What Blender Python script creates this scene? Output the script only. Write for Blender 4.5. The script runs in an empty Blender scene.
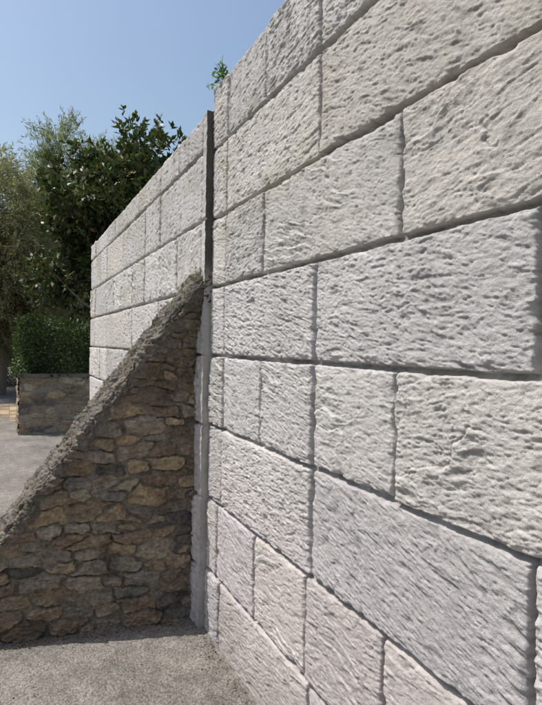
import bpy, math, numpy as np
from mathutils import Matrix, Vector
rng=np.random.default_rng(7)
PERM=np.random.default_rng(3).permutation(4096)
def hsh(i,j,s=0):
    return PERM[(PERM[(PERM[(i+s*131)&4095]+j)&4095]+s*17)&4095]/4096.0
def perlin(x,y,s=0):
    xi=np.floor(x).astype(np.int64); yi=np.floor(y).astype(np.int64)
    xf=x-xi; yf=y-yi
    def g(i,j):
        a=hsh(xi+i,yi+j,s)*2*np.pi
        return np.cos(a)*(xf-i)+np.sin(a)*(yf-j)
    f=lambda t:t*t*t*(t*(t*6-15)+10)
    u=f(xf); v=f(yf)
    a=g(0,0)*(1-u)+g(1,0)*u; b=g(0,1)*(1-u)+g(1,1)*u
    return (a*(1-v)+b*v)*1.5
def fbm(x,y,o=4,s=0,gain=.5):
    r=0;a=1;t=0
    for k in range(o):
        r=r+a*perlin(x*2**k+k*7.3,y*2**k-k*3.1,s+k); t+=a; a*=gain
    return r/t
def sstep(a,b,x):
    t=np.clip((x-a)/(b-a),0,1); return t*t*(3-2*t)
def lerp(a,b,t): return a*(1-t)+b*t

class Acc:
    def __init__(s): s.V=[];s.F=[];s.C=[];s.n=0
    def add(s,V,F,C):
        V=np.asarray(V,float).reshape(-1,3); C=np.asarray(C,float)
        if C.ndim==1: C=np.tile(C,(len(V),1))
        s.V.append(V); s.F.append(np.asarray(F,np.int64).reshape(-1,4)+s.n); s.C.append(C.reshape(-1,3)); s.n+=len(V)
    def grid(s,P,C):
        n,m=P.shape[:2]
        idx=np.arange(n*m).reshape(n,m)
        F=np.stack([idx[:-1,:-1],idx[1:,:-1],idx[1:,1:],idx[:-1,1:]],-1)
        C=np.asarray(C,float)
        if C.ndim==1: C=np.tile(C,(n*m,1))
        s.add(P,F,C)
    def box(s,x0,x1,y0,y1,z0,z1,C):
        c=[(x0,y0),(x1,y0),(x1,y1),(x0,y1)]
        for i in range(4):
            a=c[i];b=c[(i+1)%4]
            s.add([(a[0],a[1],z0),(b[0],b[1],z0),(b[0],b[1],z1),(a[0],a[1],z1)],[[0,1,2,3]],C)
        for z in (z0,z1): s.add([(p[0],p[1],z) for p in c],[[0,1,2,3]],C)
    def build(s,name,mat,smooth=True,parent=None):
        V=np.concatenate(s.V);F=np.concatenate(s.F);C=np.concatenate(s.C)
        me=bpy.data.meshes.new(name)
        me.vertices.add(len(V)); me.vertices.foreach_set('co',V.astype(np.float32).ravel())
        me.loops.add(F.size); me.loops.foreach_set('vertex_index',F.astype(np.int32).ravel())
        me.polygons.add(len(F)); me.polygons.foreach_set('loop_start',np.arange(0,F.size,4,dtype=np.int32))
        me.update(calc_edges=True)
        at=me.color_attributes.new('Col','FLOAT_COLOR','POINT')
        C4=np.concatenate([np.clip(C,0,1),np.ones((len(C),1))],1).astype(np.float32)
        at.data.foreach_set('color',C4.ravel())
        if smooth: me.shade_smooth()
        me.materials.append(mat)
        ob=bpy.data.objects.new(name,me); bpy.context.scene.collection.objects.link(ob)
        if parent: ob.parent=parent
        return ob

def newmat(name):
    m=bpy.data.materials.new(name); m.use_nodes=True
    return m,m.node_tree.nodes,m.node_tree.links,m.node_tree.nodes['Principled BSDF']
def stone_mat(name,scales=((60,.35),(220,.25)),bump=.004,rough=.93,var=.25):
    m,N,L,B=newmat(name)
    B.inputs['Roughness'].default_value=rough
    B.inputs['Specular IOR Level'].default_value=.2
    at=N.new('ShaderNodeAttribute'); at.attribute_name='Col'
    tc=N.new('ShaderNodeTexCoord')
    ns=[]
    for sc,w in scales:
        n=N.new('ShaderNodeTexNoise'); n.inputs['Scale'].default_value=sc; n.inputs['Detail'].default_value=6; n.inputs['Roughness'].default_value=.68
        L.new(tc.outputs['Object'],n.inputs['Vector']); ns.append(n)
    mr=N.new('ShaderNodeMapRange'); L.new(ns[0].outputs['Fac'],mr.inputs['Value'])
    mr.inputs['From Min'].default_value=.3; mr.inputs['From Max'].default_value=.7
    mr.inputs['To Min'].default_value=1-var; mr.inputs['To Max'].default_value=1+var
    mx=N.new('ShaderNodeVectorMath'); mx.operation='SCALE'
    L.new(at.outputs['Color'],mx.inputs[0]); L.new(mr.outputs[0],mx.inputs['Scale'])
    L.new(mx.outputs[0],B.inputs['Base Color'])
    add=N.new('ShaderNodeMath'); add.operation='ADD'
    L.new(ns[0].outputs['Fac'],add.inputs[0]); L.new(ns[1].outputs['Fac'],add.inputs[1])
    bp=N.new('ShaderNodeBump'); bp.inputs['Strength'].default_value=1; bp.inputs['Distance'].default_value=bump
    L.new(add.outputs[0],bp.inputs['Height']); L.new(bp.outputs[0],B.inputs['Normal'])
    return m
def leaf_mat(name,rough=.45,trans=.3):
    m,N,L,B=newmat(name)
    B.inputs['Roughness'].default_value=rough
    B.inputs['Specular IOR Level'].default_value=.35
    at=N.new('ShaderNodeAttribute'); at.attribute_name='Col'
    L.new(at.outputs['Color'],B.inputs['Base Color'])
    t=N.new('ShaderNodeBsdfTranslucent'); 
    sc=N.new('ShaderNodeVectorMath'); sc.operation='MULTIPLY'; sc.inputs[1].default_value=(1.4,1.6,.7)
    L.new(at.outputs['Color'],sc.inputs[0]); L.new(sc.outputs[0],t.inputs['Color'])
    mix=N.new('ShaderNodeMixShader'); mix.inputs[0].default_value=trans
    L.new(B.outputs[0],mix.inputs[1]); L.new(t.outputs[0],mix.inputs[2])
    L.new(mix.outputs[0],N['Material Output'].inputs['Surface'])
    return m

# ---------------------------------------------------------------- block wall
ROWZ=np.array([-.10,.34,.74,1.15,1.54,1.92,2.30,2.69,3.04])
g=.4517; base=2.51; YE=2.705
def near_layout():
    T={0:[0,2,3,5,7,8,10],1:[-.05,1,2,3,5,6,8,9],2:[0,2,4,5,7,9],3:[0,1,2,3,5,6,8,10],4:[0,2,4,6,7,9],5:[0,1,3,5,7,8],6:[0,2,4,5,7,9],7:[0,1,2,4,6,7,9]}
    L=[np.sort(base-g*np.array(T[r])) for r in range(8)]
    L[1]=L[1]+.03
    return L
def far_layout():
    T={0:[0,2,3,5,7,9],1:[0,1,3,4,6,8,9],2:[0,2,4,5,7,9],3:[0,1,2,4,6,7,9],4:[1,3,4,6,8,9],5:[0,2,3,5,6,8],6:[1,2,4,6,7,9],7:[0,1,3,5,6,8]}
    return [2.80+.45+g*np.array(T[r]) for r in range(8)]
def wall_relief(Y,Z,layout,seed,ztop=3.04):
    wz=.0035*perlin(Y*9,Z*9,seed)+.0022*perlin(Y*40,Z*40,seed+1)
    wy=.0035*perlin(Y*9+9,Z*9,seed+2)+.0022*perlin(Y*40,Z*40,seed+3)
    Zw=Z+wz; Yw=Y+wy
    row=np.clip(np.searchsorted(ROWZ,Zw.ravel()).reshape(Z.shape)-1,0,7)
    sdz=np.where(row==7,9,ROWZ[row+1]-Zw); sdb=Zw-ROWZ[row]
    dz=np.minimum(np.abs(sdz),np.abs(sdb))
    col=np.zeros_like(row); dy=np.full(Z.shape,9.)
    cy=np.zeros(Z.shape)
    for r in range(8):
        J=layout[r]; mk=row==r
        y=Yw[mk]
        c=np.searchsorted(J,y); col[mk]=c
        d=np.full(y.shape,9.)
        for j in J: d=np.minimum(d,np.abs(y-j))
        dy[mk]=d
        Jp=np.r_[J[0]-.9,J,J[-1]+.9]; cy[mk]=y-(Jp[c]+Jp[c+1])/2
    cz=Zw-(ROWZ[row]+ROWZ[np.minimum(row+1,8)])/2
    R=.010
    a=np.clip(R-dz,0,None); b=np.clip(R-dy,0,None)
    d=np.where((dz<R)&(dy<R),R-np.sqrt(a*a+b*b),np.minimum(dz,dy)); d=np.clip(d,0,None)
    bid=row*37+col*11+seed
    r1=hsh(bid,bid*3+1,1); r2=hsh(bid,bid*5+2,2); r3=hsh(bid,bid*7+3,3); r4=hsh(bid,bid*2+5,4)
    ang=np.radians((r1-.5)*34+2)
    u=Y+r2*50; v=Z+r3*50
    ua=u*np.cos(ang)+v*np.sin(ang); va=-u*np.sin(ang)+v*np.cos(ang)
    w1=perlin(ua*5,va*7,20); w2=perlin(ua*6+4,va*8,21)
    ua2=ua+.030*w1; va2=va+.014*w2
    fine=fbm(ua*60,va*120,4,24,.68)
    low=fbm(ua*3.2,va*6,3,25)
    mid=fbm(ua*14,va*46,4,45,.62)
    def ledge(fr0,wob,sharp,s,ax):
        ph=va2*fr0+wob*perlin(ua2*ax,va2*ax*1.8,s)+.45*wob*perlin(ua2*ax*3.3,va2*ax*5,s+1)+.15*wob*perlin(ua2*ax*9,va2*ax*14,s+60)
        cell=np.floor(ph).astype(np.int64); fr=ph-cell
        saw=np.where(fr<sharp,fr/sharp,(1-fr)/(1-sharp))
        amp=sstep(-.15,.4,perlin(ua2*ax*1.6+cell*3.7,cell*5.1+.5,s+2))
        return (saw-.45)*amp
    LA=ledge(22+10*r4,1.05,.80,30,6.5); LA2=ledge(52+12*r1,1.0,.75,34,13)
    LB_=ledge(10+4*r4,1.3,.87,38,2.5)
    pits=np.clip(perlin(ua2*12,va2*42,28)-.26,0,1)
    pits2=np.clip(perlin(ua2*34,va2*90,29)-.20,0,1)
    A_=.0046*LA+.0034*LA2+.004*low+.0040*mid+.0030*fine-.009*pits-.006*pits2
    B_=.0115*LB_+.0036*LA+.0032*LA2+.006*low+.0030*mid+.0030*fine-.005*pits-.005*pits2
    tB=np.zeros(Z.shape)
    for r_,t_ in ((5,.95),(3,.85),(7,.5),(1,.6)): tB[row==r_]=t_
    tB=np.clip(tB+(r4-.5)*.3,0,1)
    rel=lerp(A_,B_,tB)*(.78+.42*r3)
    gw=.0045+.0018*r1
    prof=-.025*(1-sstep(gw,gw+.0065,d))
    edge=sstep(.003,.014,d)
    chip=-.012*(1-sstep(.004,.026,d))*sstep(.05,.5,perlin(Y*16,Z*16,seed+9))
    tilt=cz*(r2-.4)*.030+cy*(r4-.5)*.014
    h=prof+rel*edge+chip+.009*(r3-.5)+tilt*edge+.003*sstep(0,.05,d)
    base_=np.stack([.478+0*Z,.457+0*Z,.438+0*Z],-1)
    tint=(r4-.5)[...,None]*np.array([.024,.010,-.016])
    val=1+(r2-.5)*.18+.15*fbm(Y*2.4,Z*2.4,4,40)+.13*fbm(Y*16,Z*16,3,41)
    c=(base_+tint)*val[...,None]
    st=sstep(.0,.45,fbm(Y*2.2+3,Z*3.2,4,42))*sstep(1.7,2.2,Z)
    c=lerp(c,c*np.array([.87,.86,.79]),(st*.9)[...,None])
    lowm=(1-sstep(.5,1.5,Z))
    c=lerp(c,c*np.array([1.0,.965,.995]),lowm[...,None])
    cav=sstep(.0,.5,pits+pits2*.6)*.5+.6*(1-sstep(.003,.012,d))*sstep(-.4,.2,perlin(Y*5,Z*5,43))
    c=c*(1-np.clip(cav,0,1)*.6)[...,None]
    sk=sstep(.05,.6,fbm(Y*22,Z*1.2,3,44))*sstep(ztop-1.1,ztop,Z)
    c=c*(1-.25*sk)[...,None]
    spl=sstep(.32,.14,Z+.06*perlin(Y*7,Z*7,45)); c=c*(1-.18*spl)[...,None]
    return h,c
def make_wall(name,x0,ys,zs,layout,seed,thick,mat,ztop,post=False):
    Yg,Zg=np.meshgrid(ys,zs,indexing='ij')
    h,c=wall_relief(Yg,Zg,layout,seed,ztop=ztop)
    Zr=Zg+(.010*perlin(Yg*6,0*Yg,50)+.006*perlin(Yg*30,0*Yg,51))*sstep(ztop-.05,ztop,Zg)
    h=h-.012*sstep(ztop-.02,ztop,Zg)
    if post:
        k=sstep(ys[0]+.075,ys[0]+.055,Yg)
        gz=np.min(np.abs(Zg[...,None]-ROWZ[1:7]-.006*perlin(Yg*12,Zg*12,58)[...,None]),-1)
        h=h*(1-k)+k*(.001+.006*fbm(Yg*25,Zg*30,4,57)-.014*np.exp(-(gz/.006)**2))
        gr=np.exp(-((Yg-ys[0]-.066)/.006)**2); h=h-.012*gr
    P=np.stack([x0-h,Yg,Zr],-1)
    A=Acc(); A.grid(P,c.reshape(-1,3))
    m=14
    t=np.linspace(0,1,m)[None,:]
    top=P[:,-1,:][:,None,:].repeat(m,1)
    top[:,:,0]=lerp(top[:,:,0],x0+thick,t)
    top[:,1:,2]+=.012*fbm(top[:,1:,1]*20,top[:,1:,0]*20,3,52)
    A.grid(top,(np.array([.33,.31,.28])*np.ones((top.shape[0],m,1))).reshape(-1,3))
    for k in (0,-1):
        e=P[k][:,None,:].repeat(8,1); tt=np.linspace(0,1,8)[None,:]
        e[:,:,0]=lerp(e[:,:,0],x0+thick,tt)
        e[:,1:-1,1]+=.004*perlin(e[:,1:-1,0]*40,e[:,1:-1,2]*12,55)
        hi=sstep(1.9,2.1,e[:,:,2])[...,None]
        cc=lerp(np.array([.43,.40,.365]),np.array([.105,.095,.085]),hi)*(1+.5*fbm(e[:,:,0]*30,e[:,:,2]*6,3,56))[...,None]  # end faces: shade on the upper part painted into the weathered concrete colour
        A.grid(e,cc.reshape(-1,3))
    A.add([(x0+thick,ys[0],zs[0]),(x0+thick,ys[-1],zs[0]),(x0+thick,ys[-1],ztop),(x0+thick,ys[0],ztop)],[[0,1,2,3]],(.4,.38,.36))
    return A.build(name,mat)
wmat=stone_mat('cast_stone',((70,.35),(300,.25)),bump=.0040,var=.15)
ys=[-3.0]
while ys[-1]<YE:
    y=ys[-1]
    ys.append(y+(.02 if y<.45 else .0027+.0008*max(0,y-.7)))
ys=np.array(ys); ys[-1]=YE
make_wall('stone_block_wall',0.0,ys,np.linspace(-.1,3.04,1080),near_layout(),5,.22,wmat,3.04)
ysf=np.linspace(YE+.005,7.25,820)
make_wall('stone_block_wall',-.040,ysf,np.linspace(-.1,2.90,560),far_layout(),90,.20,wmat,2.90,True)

# ---------------------------------------------------------------- rubble
PAL=np.array([(.36,.275,.18),(.29,.21,.145),(.25,.225,.19),(.12,.11,.10),(.33,.24,.175),(.42,.35,.25),(.38,.285,.175),(.31,.255,.20),(.20,.15,.11),(.35,.295,.22),(.30,.23,.165),(.40,.30,.19)])
def rubble(U,V,seed,cw=.17,ch=.085,amp=.035,dark=1.0):
    Uw=U+.022*perlin(U*4,V*4,seed)+.010*perlin(U*15,V*15,seed+1)+.0035*perlin(U*50,V*50,seed+21)
    Vw=V+.030*perlin(U*2.5+3,V*2.5,seed+2)+.010*perlin(U*15,V*15,seed+3)+.0035*perlin(U*50,V*50,seed+22)
    gy=Vw/ch; j0=np.floor(gy).astype(np.int64)
    F1=np.full(U.shape,9.);F2=np.full(U.shape,9.);ID=np.zeros(U.shape,np.int64)
    SX=np.zeros(U.shape);SY=np.zeros(U.shape)
    for dj in (-2,-1,0,1,2):
        j=j0+dj
        off=hsh(j,j*3,seed+5)
        gx=Uw/cw+off; i0=np.floor(gx).astype(np.int64)
        for di in (-2,-1,0,1,2):
            i=i0+di
            sx=i+.5+(hsh(i,j,seed+6)-.5)*.80; sy=j+.5+(hsh(i,j,seed+7)-.5)*.5
            w=.62+.80*hsh(i,j,seed+8)
            rt=(hsh(i,j,seed+9)-.5)*.4
            ax_=(gx-sx);ay_=(gy-sy)
            dx=np.abs(ax_+ay_*rt*.5); dyy=np.abs(ay_-ax_*rt)*1.15
            d=(dx**5+dyy**5)**(1/5)/w
            idn=(i&1023)*1024+(j&1023)
            c1=d<F1
            F2=np.where(c1,F1,np.minimum(F2,d))
            F1=np.where(c1,d,F1); ID=np.where(c1,idn,ID)
            SX=np.where(c1,ax_,SX); SY=np.where(c1,ay_,SY)
    e=F2-F1
    i=ID//1024;j=ID%1024
    q1=hsh(i,j,seed+10);q2=hsh(i,j,seed+11);q3=hsh(i,j,seed+12);q4=hsh(i,j,seed+13)
    m=sstep(.01,.20,e+.10*perlin(U*30,V*30,seed+4)+.09*perlin(U*9,V*9,seed+23))
    rough=fbm(U*16+q1*9,V*28+q2*9,5,seed+14,.6)
    fr=np.abs(perlin(U*24+q3*9,V*50,seed+15))
    h=m*(amp*(.25+.75*q1)+.024*(q2-.5)*SX*2+.026*(q3-.5)*SY*2+.016*rough-.010*fr)+(1-m)*(.012*fbm(U*30,V*30,4,seed+16,.6)+.010*sstep(0,.5,perlin(U*6,V*6,seed+30)))
    pi=(q4*len(PAL)).astype(int)%len(PAL)
    c=PAL[pi]*(.75+.5*q3)[...,None]
    c=c*(1+.55*rough+.35*fbm(U*55,V*55,3,seed+17))[...,None]
    vein=sstep(.1,.5,fbm(U*9+q1*5,V*14,4,seed+19)); c=lerp(c,np.array([.30,.195,.12])*(.6+.6*q2)[...,None],(.5*vein)[...,None])
    mort=np.array([.26,.215,.165])*(1+.5*fbm(U*30,V*30,4,seed+18,.6))[...,None]
    c=lerp(mort,c,sstep(.2,.8,m)[...,None])
    dust=sstep(.05,.45,fbm(U*4,V*6,4,seed+20)); c=lerp(c,np.array([.27,.225,.17])*(1+.4*rough)[...,None],(.5*dust)[...,None])
    drk=sstep(.10,.45,fbm(U*3+8,V*3,4,seed+31)); c=c*(1-.45*drk)[...,None]
    return h,c*dark
rmat=stone_mat('rubble_stone',((55,.4),(180,.3)),bump=.009,var=.32)
LB=1.55; HT=2.01
def ztop(s): return np.interp(s,[-.1,0,1.07,1.56],[HT+.13,HT,.49,-.20])
def yfront(s,z=0): return 2.835+.19*s-.105*sstep(1.45,1.90,z)*sstep(.40,.05,s)
n=760;mm=560
s=np.linspace(0,LB,n)[:,None]*np.ones((1,mm)); t=np.linspace(0,1,mm)[None,:]*np.ones((n,1))
zt=ztop(s); zz=-.2+t*(zt+.2+.0001)
h,c=rubble(s,zz,100,cw=.155,ch=.078)
h2,c2=rubble(s,zz,160,cw=.085,ch=.048,amp=.024)
up=sstep(1.10,1.55,zz+.35*perlin(s*4,zz*4,120))
h=lerp(h,h2,up); c=lerp(c,c2*.68,up[...,None])
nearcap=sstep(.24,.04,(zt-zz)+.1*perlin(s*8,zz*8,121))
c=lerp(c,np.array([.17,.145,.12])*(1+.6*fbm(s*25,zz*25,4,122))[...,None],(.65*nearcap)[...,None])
h=h*(1-.35*nearcap)+.02*nearcap
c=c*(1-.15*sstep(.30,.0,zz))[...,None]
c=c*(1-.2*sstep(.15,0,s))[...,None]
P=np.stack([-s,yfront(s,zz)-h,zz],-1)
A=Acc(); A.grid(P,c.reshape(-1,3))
B=P.copy(); B[:,:,1]=yfront(s)+.28+h
A.grid(B,c.reshape(-1,3))
butt=bpy.data.objects.new('stone_buttress',None); bpy.context.scene.collection.objects.link(butt)
A.build('rubble_body',rmat,parent=butt)
ns,nc=900,220
S=np.linspace(-.03,1,ns)
sx=S*1.58
path=np.array([(.0,-.065),(-.016,-.05),(-.028,-.02),(-.022,.006),(.0,.018),(.08,.024),(.15,.026),(.22,.022),(.28,.014),(.31,-.005),(.31,-.07)])
dl=np.r_[0,np.cumsum(np.hypot(*np.diff(path,axis=0).T))]
q=np.linspace(0,dl[-1],nc)
py=np.interp(q,dl,path[:,0]); pn=np.interp(q,dl,path[:,1])
ty=np.gradient(py);tn=np.gradient(pn);ll=np.hypot(ty,tn);ny_=-tn/ll;nn_=ty/ll
k=np.ones(9)/9
ny_=np.convolve(np.pad(ny_,4,'edge'),k,'valid');nn_=np.convolve(np.pad(nn_,4,'edge'),k,'valid')
slope=math.atan2(1.42,1.0); nx=-math.sin(slope); nz=math.cos(slope)
SG=sx[:,None]*np.ones((1,nc)); QG=q[None,:]*np.ones((ns,1)); LG=SG*1.75
hr,cr=rubble(LG,QG,200,cw=.075,ch=.055,amp=.018)
d=hr*.75+.026*fbm(LG*5,QG*5,4,210)+.019*fbm(LG*28,QG*28,4,212,.7)-.014*np.clip(perlin(LG*22,QG*22,214),0,1)
zc=ztop(SG)
N0=pn[None,:]+d*nn_[None,:]; Y0=yfront(SG,zc)+py[None,:]+d*ny_[None,:]
P=np.stack([-SG+N0*nx,Y0,zc+N0*nz],-1)
cc=np.array([.215,.20,.18])*(1+.6*fbm(LG*12,QG*12,4,220))[...,None]
cc=lerp(cc,cr*.7,.3)
sp=sstep(.0,.4,fbm(LG*5,QG*5,4,221)); cc=lerp(cc,np.array([.085,.078,.065])*(1+.4*fbm(LG*30,QG*30,3,222))[...,None],(.65*sp)[...,None])
ms=sstep(.15,.4,fbm(LG*9,QG*9,4,223)); cc=lerp(cc,np.array([.115,.115,.06]),(.35*ms)[...,None])
A=Acc(); A.grid(P,cc.reshape(-1,3)); A.build('cement_coping',rmat,parent=butt)

# ---------------------------------------------------------------- leaves
def leaves(A,P,D,size,aspect,cols,fold=.15,up=None):
    n=len(P)
    D=D/np.linalg.norm(D,axis=1,keepdims=True)
    r=rng.normal(size=(n,3))
    if up is not None: r=r*.6+np.array(up)
    S_=np.cross(D,r); S_/=np.linalg.norm(S_,axis=1,keepdims=True)+1e-9
    Nn=np.cross(S_,D)
    L=size[:,None]; W=L*aspect
    v0=P; v1=P+D*L*.5+S_*W*.5+Nn*L*fold; v2=P+D*L; v3=P+D*L*.5-S_*W*.5+Nn*L*fold
    V=np.stack([v0,v1,v2,v3],1).reshape(-1,3)
    F=np.arange(4*n).reshape(n,4)
    A.add(V,F,np.repeat(cols,4,0))
def limb(A,p0,p1,r0,r1,col,seg=10,bend=.1):
    p0=np.array(p0,float);p1=np.array(p1,float); ax=p1-p0; L=np.linalg.norm(ax); ax/=L
    a=np.cross(ax,[.3,.9,.1]); a/=np.linalg.norm(a); b=np.cross(ax,a)
    t=np.linspace(0,1,7); off=rng.normal(size=3)*bend*L
    ctr=p0+np.outer(t,p1-p0)+np.outer(np.sin(t*np.pi),off)
    th=np.linspace(0,2*np.pi,seg+1)
    R=np.interp(t,[0,1],[r0,r1])
    P=ctr[:,None,:]+R[:,None,None]*(np.cos(th)[None,:,None]*a+np.sin(th)[None,:,None]*b)
    A.grid(P,np.array(col))
bark=stone_mat('bark',((20,.4),(90,.3)),bump=.01,var=.3)
lm=leaf_mat('glossy_leaf',.42,.16); fm=leaf_mat('feathery_leaf',.65,.4); hm=leaf_mat('hedge_leaf',.6,.2)
def crown_pts(n,c,r,shell=.55):
    d=rng.normal(size=(n,3)); d/=np.linalg.norm(d,axis=1,keepdims=True)
    rr=shell+(1-shell)*rng.random(n)
    k=1+.22*perlin(d[:,0]*2.2+5,d[:,1]*2.2+d[:,2]*2.0,77)
    return np.array(c)+d*np.array(r)*(rr*k)[:,None], d
def magnolia(name,loc,c,r,nclump,nros):
    e=bpy.data.objects.new(name,None); bpy.context.scene.collection.objects.link(e)
    T=Acc(); x,y=loc
    limb(T,(x,y,-.1),(x+.1,y,c[2]-.2),.17,.10,(.22,.19,.16),12,.03)
    cp,cd=crown_pts(nclump,c,r,.40)
    for i in range(0,nclump,2):
        b=np.array([x+.08,y,lerp(1.4,c[2]+.8,rng.random())])
        limb(T,b,cp[i],.045,.010,(.2,.17,.14),6,.08)
    T.build('trunk_and_limbs',bark,parent=e)
    A=Acc()
    for i in range(nclump):
        rad=.46*(.7+.6*rng.random())
        o=rng.normal(size=(nros,3)); o/=np.linalg.norm(o,axis=1,keepdims=True)
        p=cp[i]+o*rad*rng.random((nros,1))**.5*np.array([1,1,.85])
        for q in range(8):
            ax=o*.7+cd[i]*.5+np.array([0,0,.35])
            D=ax*.55+rng.normal(size=(nros,3))*.75
            v=rng.random((nros,1))
            br=.75+.5*rng.random()
            col=np.array([.030,.050,.018])*(1-v)+np.array([.080,.102,.038])*v
            old=rng.random(nros)<.08
            col[old]=(.18,.13,.055)
            leaves(A,p+rng.normal(size=(nros,3))*.02,D,.10+.08*rng.random(nros),.46,col*br,.06,up=(0,0,1.2))
    A.build('foliage',lm,False,parent=e)
def feathery(name,loc,c,r,nclump,nstr,cA,cB,size=.09,droop=.9,shell=.3):
    e=bpy.data.objects.new(name,None); bpy.context.scene.collection.objects.link(e)
    T=Acc(); x,y=loc
    limb(T,(x,y,-.1),(x,y,c[2]),.12,.06,(.16,.135,.11),12,.03)
    cp,cd=crown_pts(nclump,c,r,shell)
    for i in range(0,nclump,2):
        b=np.array([x,y,lerp(1.2,c[2]+.5,rng.random())])
        limb(T,b,cp[i],.04,.008,(.2,.17,.14),5,.10)
    T.build('trunk_and_limbs',bark,parent=e)
    A=Acc()
    for i in range(nclump):
        p=cp[i]+rng.normal(size=(nstr,3))*np.array([.26,.26,.22])
        D=cd[i]*.8+rng.normal(size=(nstr,3))*.6+np.array([0,0,.5])
        v=rng.random()
        cb=np.array(cA)*(1-v)+np.array(cB)*v
        for k in range(8):
            D=D/np.linalg.norm(D,axis=1,keepdims=True)
            D=D+np.array([0,0,-.22*droop]); p=p+D*size*.55
            for kk in range(2):
                dd=D+rng.normal(size=(nstr,3))*.55
                col=cb*(.7+.6*rng.random((nstr,1)))
                leaves(A,p,dd,size*(.7+.7*rng.random(nstr)),.17,col,.02)
    A.build('foliage',fm,False,parent=e)
YW=math.radians(27.1); CX=-1.0
def pos(px,depth):
    lx=(px-271)/509*depth
    f=np.array([math.sin(YW),math.cos(YW)]); rr=np.array([math.cos(YW),-math.sin(YW)])
    return np.array([CX,0])+f*depth+rr*lx
m=pos(156,11.5)
magnolia('magnolia_tree',m,(m[0],m[1],3.9),(2.6,1.9,2.45),240,30)
m=pos(2,15)
feathery('tamarisk_tree',m,(m[0],m[1],4.0),(2.6,2.0,2.9),230,46,(.135,.14,.09),(.24,.215,.14),.12)
m=pos(74,22)
feathery('ash_tree',m,(m[0],m[1],6.7),(2.5,2.0,4.2),190,40,(.12,.135,.085),(.23,.23,.155),.15,.3)
m=pos(-90,17)
feathery('tamarisk_tree',m,(m[0],m[1],4.0),(2.4,2.2,2.6),90,36,(.105,.12,.065),(.18,.17,.10),.13)

# ---------------------------------------------------------------- planter + hedge
pl=bpy.data.objects.new('stone_planter',None); bpy.context.scene.collection.objects.link(pl)
x0,x1,y0,y1,H=-.86,2.4,9.6,11.2,.98
A=Acc()
def rub_face(A,o,du,L,H,seed,nrm):
    n=int(L/.012);m=int(H/.012)
    U,V=np.meshgrid(np.linspace(0,L,n),np.linspace(-.05,H,m),indexing='ij')
    h,c=rubble(U,V,seed,cw=.26,ch=.12,amp=.035)
    P=np.stack([o[0]+du[0]*U+nrm[0]*h,o[1]+du[1]*U+nrm[1]*h,V],-1)
    c=lerp(c*1.0,np.array([.30,.26,.20]),.2)
    A.grid(P,c.reshape(-1,3))
rub_face(A,(x0,y0),(1,0),x1-x0,H,300,(0,-1))
rub_face(A,(x0,y0),(0,1),y1-y0,H,301,(-1,0))
rub_face(A,(x1,y0),(0,1),y1-y0,H,302,(1,0))
rub_face(A,(x0,y1),(1,0),x1-x0,H,303,(0,1))
A.build('rubble_sides',rmat,parent=pl)
A=Acc(); A.box(x0-.03,x1+.03,y0-.04,y0+.2,H,H+.06,(.17,.155,.135)); A.box(x0-.03,x0+.2,y0+.2,y1+.04,H,H+.06,(.17,.155,.135)); A.box(x0+.2,x1+.03,y0+.2,y1+.04,H,H+.03,(.10,.08,.06))
A.build('coping_and_soil',rmat,False,parent=pl)
def hedge(x0,x1,y0,y1,z0,z1,n,col=(.036,.056,.020)):
    A=Acc()
    p=rng.random((n,3))
    ax=rng.integers(0,3,n); side=rng.random(n)<.5
    for k in range(3):
        m_=(ax==k)&(rng.random(n)<.75)
        p[m_,k]=np.where(side[m_],rng.random(m_.sum())*.12,1-rng.random(m_.sum())*.12)
    P=np.array([x0,y0,z0])+p*np.array([x1-x0,y1-y0,z1-z0])
    P[:,2]+=(.20*perlin(P[:,0]*2.2,P[:,1]*2.2,88)+.08*perlin(P[:,0]*8,P[:,1]*8,87))*p[:,2]+.04*rng.normal(size=n)
    P[:,1]+=.16*perlin(P[:,0]*3,P[:,2]*3,89)
    P[:,0]+=.12*perlin(P[:,1]*3,P[:,2]*4,86)
    D=rng.normal(size=(n,3))+(p-.5)*1.8+np.array([0,0,.4])
    c=np.array(col)*(.6+.9*rng.random((n,1)))*(1+.5*perlin(P[:,0]*4,P[:,2]*4+P[:,1]*3,85))[:,None]
    leaves(A,P,D,.04+.04*rng.random(n),.5,c,.08)
    return A
A=hedge(x0-.04,x1,y0-.03,y1,H+.02,1.90,36000,(.045,.068,.024))
A.build('clipped_hedge',hm,False)

# ---------------------------------------------------------------- background
A=Acc()
A.box(-14,-3.4,27,27.3,-.1,2.1,(.42,.37,.29)); 
A.build('boundary_wall',rmat,False)
for i,xx in enumerate((-3.15,-1.9)):
    A=Acc(); A.box(xx-.2,xx+.2,23.8,24.2,-.1,2.9,(.46,.41,.33)); A.box(xx-.26,xx+.26,23.74,24.26,2.9,3.0,(.4,.37,.32)); A.box(xx-.16,xx+.16,23.84,24.16,3.0,3.12,(.4,.37,.32))
    A.box(xx-.23,xx+.23,23.77,24.23,-.1,.25,(.35,.32,.28))
    A.build('gate_pillar',rmat,False)
A=Acc()
n=60000
P=np.stack([rng.uniform(-45,30,n),rng.uniform(34,42,n),rng.random(n)**.8],-1)
P[:,2]*=3.6+1.6*perlin(P[:,0]*.25,0*P[:,0],91)+.8*perlin(P[:,0]*.9,0*P[:,0],92)
leaves(A,P,rng.normal(size=(n,3)),.28+.25*rng.random(n),.6,np.array([.05,.07,.028])*(.6+.8*rng.random((n,1))),.08)
A.build('distant_trees',fm,False)
A=hedge(-1.6,8,20,22,-.05,2.2,40000,(.05,.07,.028)); A.build('hedge_row',hm,False)

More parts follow.
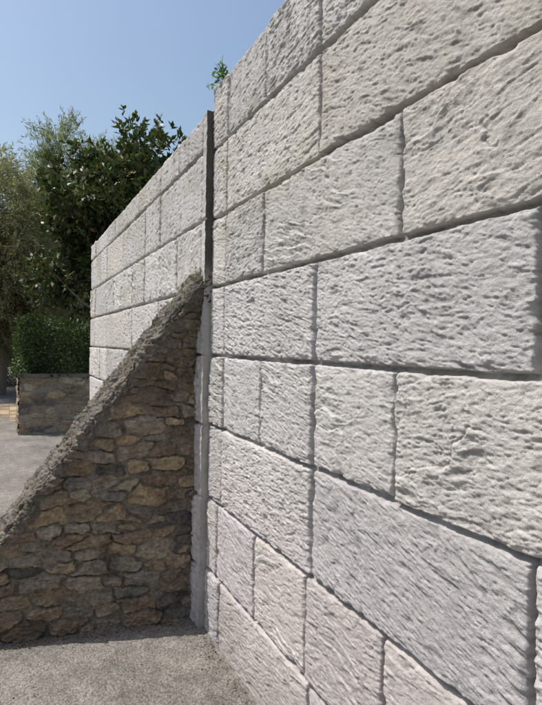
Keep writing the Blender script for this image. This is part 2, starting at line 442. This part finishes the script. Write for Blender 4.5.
# ---------------------------------------------------------------- weeds
A=Acc()
b=np.array([.02,2.62,3.03])
for k in range(12):
    d=rng.normal(size=3)*.5+np.array([-.35,.1,1.0]); d/=np.linalg.norm(d)
    L=.04+.10*rng.random()
    limb(A,b,b+d*L,.0018,.001,(.10,.13,.04),4,.08)
    n=6
    tt=rng.random((n,1))*.8+.25
    leaves(A,b+d*L*tt,rng.normal(size=(n,3))+d*.6,.018+.020*rng.random(n),.55,np.array([.10,.15,.045])*(.7+.6*rng.random((n,1))),.1)
A.build('wall_weed_plant',fm,False)
A=Acc()
for (ss,m_) in ((.02,22),(.05,20),(.10,16),(.16,12),(.24,10),(.35,8),(.5,8),(.68,8),(.85,8),(1.0,6)):
    b=np.array([-ss-.02,yfront(ss,ztop(ss))+.05,float(ztop(ss))+.02])
    for k in range(m_):
        d=rng.normal(size=3)*np.array([.5,.4,.3])+np.array([-.4,-.1,.8]); d/=np.linalg.norm(d)
        bb=b+rng.normal(size=3)*np.array([.012,.05,.012])
        L=.02+.045*rng.random()
        limb(A,bb,bb+d*L,.0012,.0005,(.20,.17,.10),3,.12)
        leaves(A,bb+d*L*rng.random((2,1)),rng.normal(size=(2,3))+d,.010+.010*rng.random(2),.35,np.array([.15,.145,.075])*(.7+.6*rng.random((2,1))),.1)
A.build('dry_weed_plant',fm,False)

# ---------------------------------------------------------------- ground
m,N,L,B=newmat('worn_concrete')
B.inputs['Roughness'].default_value=.95; B.inputs['Specular IOR Level'].default_value=.2
tc=N.new('ShaderNodeTexCoord')
def noise(sc,det=5,ro=.62):
    n=N.new('ShaderNodeTexNoise'); n.inputs['Scale'].default_value=sc; n.inputs['Detail'].default_value=det; n.inputs['Roughness'].default_value=ro
    L.new(tc.outputs['Object'],n.inputs['Vector']); return n
v=N.new('ShaderNodeTexVoronoi'); v.inputs['Scale'].default_value=120; L.new(tc.outputs['Object'],v.inputs['Vector'])
n1=noise(1.4,9,.68); n2=noise(11,7); n3=noise(150,5,.7)
r=N.new('ShaderNodeValToRGB'); L.new(n1.outputs['Fac'],r.inputs['Fac'])
r.color_ramp.elements[0].position=.34; r.color_ramp.elements[0].color=(.135,.123,.112,1)
r.color_ramp.elements[1].position=.66; r.color_ramp.elements[1].color=(.240,.221,.199,1)
bw_=N.new('ShaderNodeSeparateColor'); L.new(v.outputs['Color'],bw_.inputs[0])
mr=N.new('ShaderNodeMapRange'); L.new(bw_.outputs[0],mr.inputs['Value']); mr.inputs['To Min'].default_value=.64; mr.inputs['To Max'].default_value=1.38
mr2=N.new('ShaderNodeMapRange'); L.new(n2.outputs['Fac'],mr2.inputs['Value']); mr2.inputs['From Min'].default_value=.3; mr2.inputs['From Max'].default_value=.7; mr2.inputs['To Min'].default_value=.78; mr2.inputs['To Max'].default_value=1.2
mu=N.new('ShaderNodeMath'); mu.operation='MULTIPLY'; L.new(mr.outputs[0],mu.inputs[0]); L.new(mr2.outputs[0],mu.inputs[1])
sc=N.new('ShaderNodeVectorMath'); sc.operation='SCALE'; L.new(r.outputs[0],sc.inputs[0]); L.new(mu.outputs[0],sc.inputs['Scale'])
L.new(sc.outputs[0],B.inputs['Base Color'])
ad=N.new('ShaderNodeMath'); ad.operation='MULTIPLY_ADD'; L.new(n2.outputs['Fac'],ad.inputs[0]); ad.inputs[1].default_value=1.5; L.new(n3.outputs['Fac'],ad.inputs[2])
ad3=N.new('ShaderNodeMath'); ad3.operation='SUBTRACT'; L.new(ad.outputs[0],ad3.inputs[0]); L.new(v.outputs['Distance'],ad3.inputs[1])
bp=N.new('ShaderNodeBump'); bp.inputs['Distance'].default_value=.006; bp.inputs['Strength'].default_value=.8
L.new(ad3.outputs[0],bp.inputs['Height']); L.new(bp.outputs[0],B.inputs['Normal'])
A=Acc(); 
A.add([(-600,-600,0),(600,-600,0),(600,600,0),(-600,600,0)],[[0,1,2,3]],(.3,.3,.3))
A.build('ground',m,False)
m2=stone_mat('ochre_paving',((1.5,.4),(60,.3)),bump=.003,var=.5)
A=Acc()
for i in range(12):
    for j in range(22):
        x=-4.0+i*.3;y=10.9+j*.32
        if perlin(np.array(x*.7),np.array(y*.5),5)>-.12:
            cc=np.array([.26,.20,.13])*(.7+.6*rng.random())
            A.add([(x,y,.004),(x+.285,y,.004),(x+.285,y+.305,.004),(x,y+.305,.004)],[[0,1,2,3]],cc)
A.build('paving_patch',m2,False)
A=Acc(); n=1500
P=np.stack([-np.abs(rng.normal(size=n))*.05-.02,rng.uniform(.2,2.8,n),np.full(n,.004)],-1)
P2=np.stack([-rng.uniform(0,1.5,n),2.81-np.abs(rng.normal(size=n))*.05,np.full(n,.004)],-1)
P2[:,1]+=-P2[:,0]*.19
P3=np.stack([-rng.uniform(0,1.8,n),rng.uniform(1.2,2.8,n),np.full(n,.004)],-1)[:400]
P=np.concatenate([P,P2,P3]); k=len(P); D=rng.normal(size=(k,3))*np.array([1,1,.3])
leaves(A,P,D,.004+.010*rng.random(k)**2,.6,np.array([.22,.18,.13])*(.4+1.0*rng.random((k,1))),.3)
A.build('leaf_litter',rmat,False)

# ---------------------------------------------------------------- light
sd=Vector((-.50,.24,1.0)).normalized()
el=math.asin(sd.z); az=math.atan2(sd.x,sd.y)
w=bpy.data.worlds.new('World'); bpy.context.scene.world=w; w.use_nodes=True
nt=w.node_tree; bg=nt.nodes['Background']; sky=nt.nodes.new('ShaderNodeTexSky'); sky.sky_type='NISHITA'
sky.sun_disc=False; sky.sun_elevation=el; sky.sun_rotation=az; sky.dust_density=3.0; sky.air_density=1.45; sky.ozone_density=1.8
nt.links.new(sky.outputs[0],bg.inputs[0]); bg.inputs[1].default_value=.15
sl=bpy.data.lights.new('sun','SUN'); sl.energy=5.0; sl.angle=math.radians(.53); sl.color=(1,.955,.89)
so=bpy.data.objects.new('sun',sl); bpy.context.scene.collection.objects.link(so)
so.rotation_euler=sd.to_track_quat('Z','Y').to_euler()
# ---------------------------------------------------------------- camera
cd=bpy.data.cameras.new('camera'); cam=bpy.data.objects.new('camera',cd); bpy.context.scene.collection.objects.link(cam)
cd.sensor_fit='HORIZONTAL'; cd.sensor_width=36; cd.lens=36*509/542; cd.clip_start=.05; cd.clip_end=3000
cam.matrix_world=Matrix.Translation((CX,0,1.6))@Matrix.Rotation(-YW,4,'Z')@Matrix.Rotation(math.radians(90-.75),4,'X')@Matrix.Rotation(math.radians(1.15),4,'Z')
bpy.context.scene.camera=cam
vs=bpy.context.scene.view_settings; vs.view_transform='Standard'; vs.look='None'; vs.exposure=0; vs.gamma=1
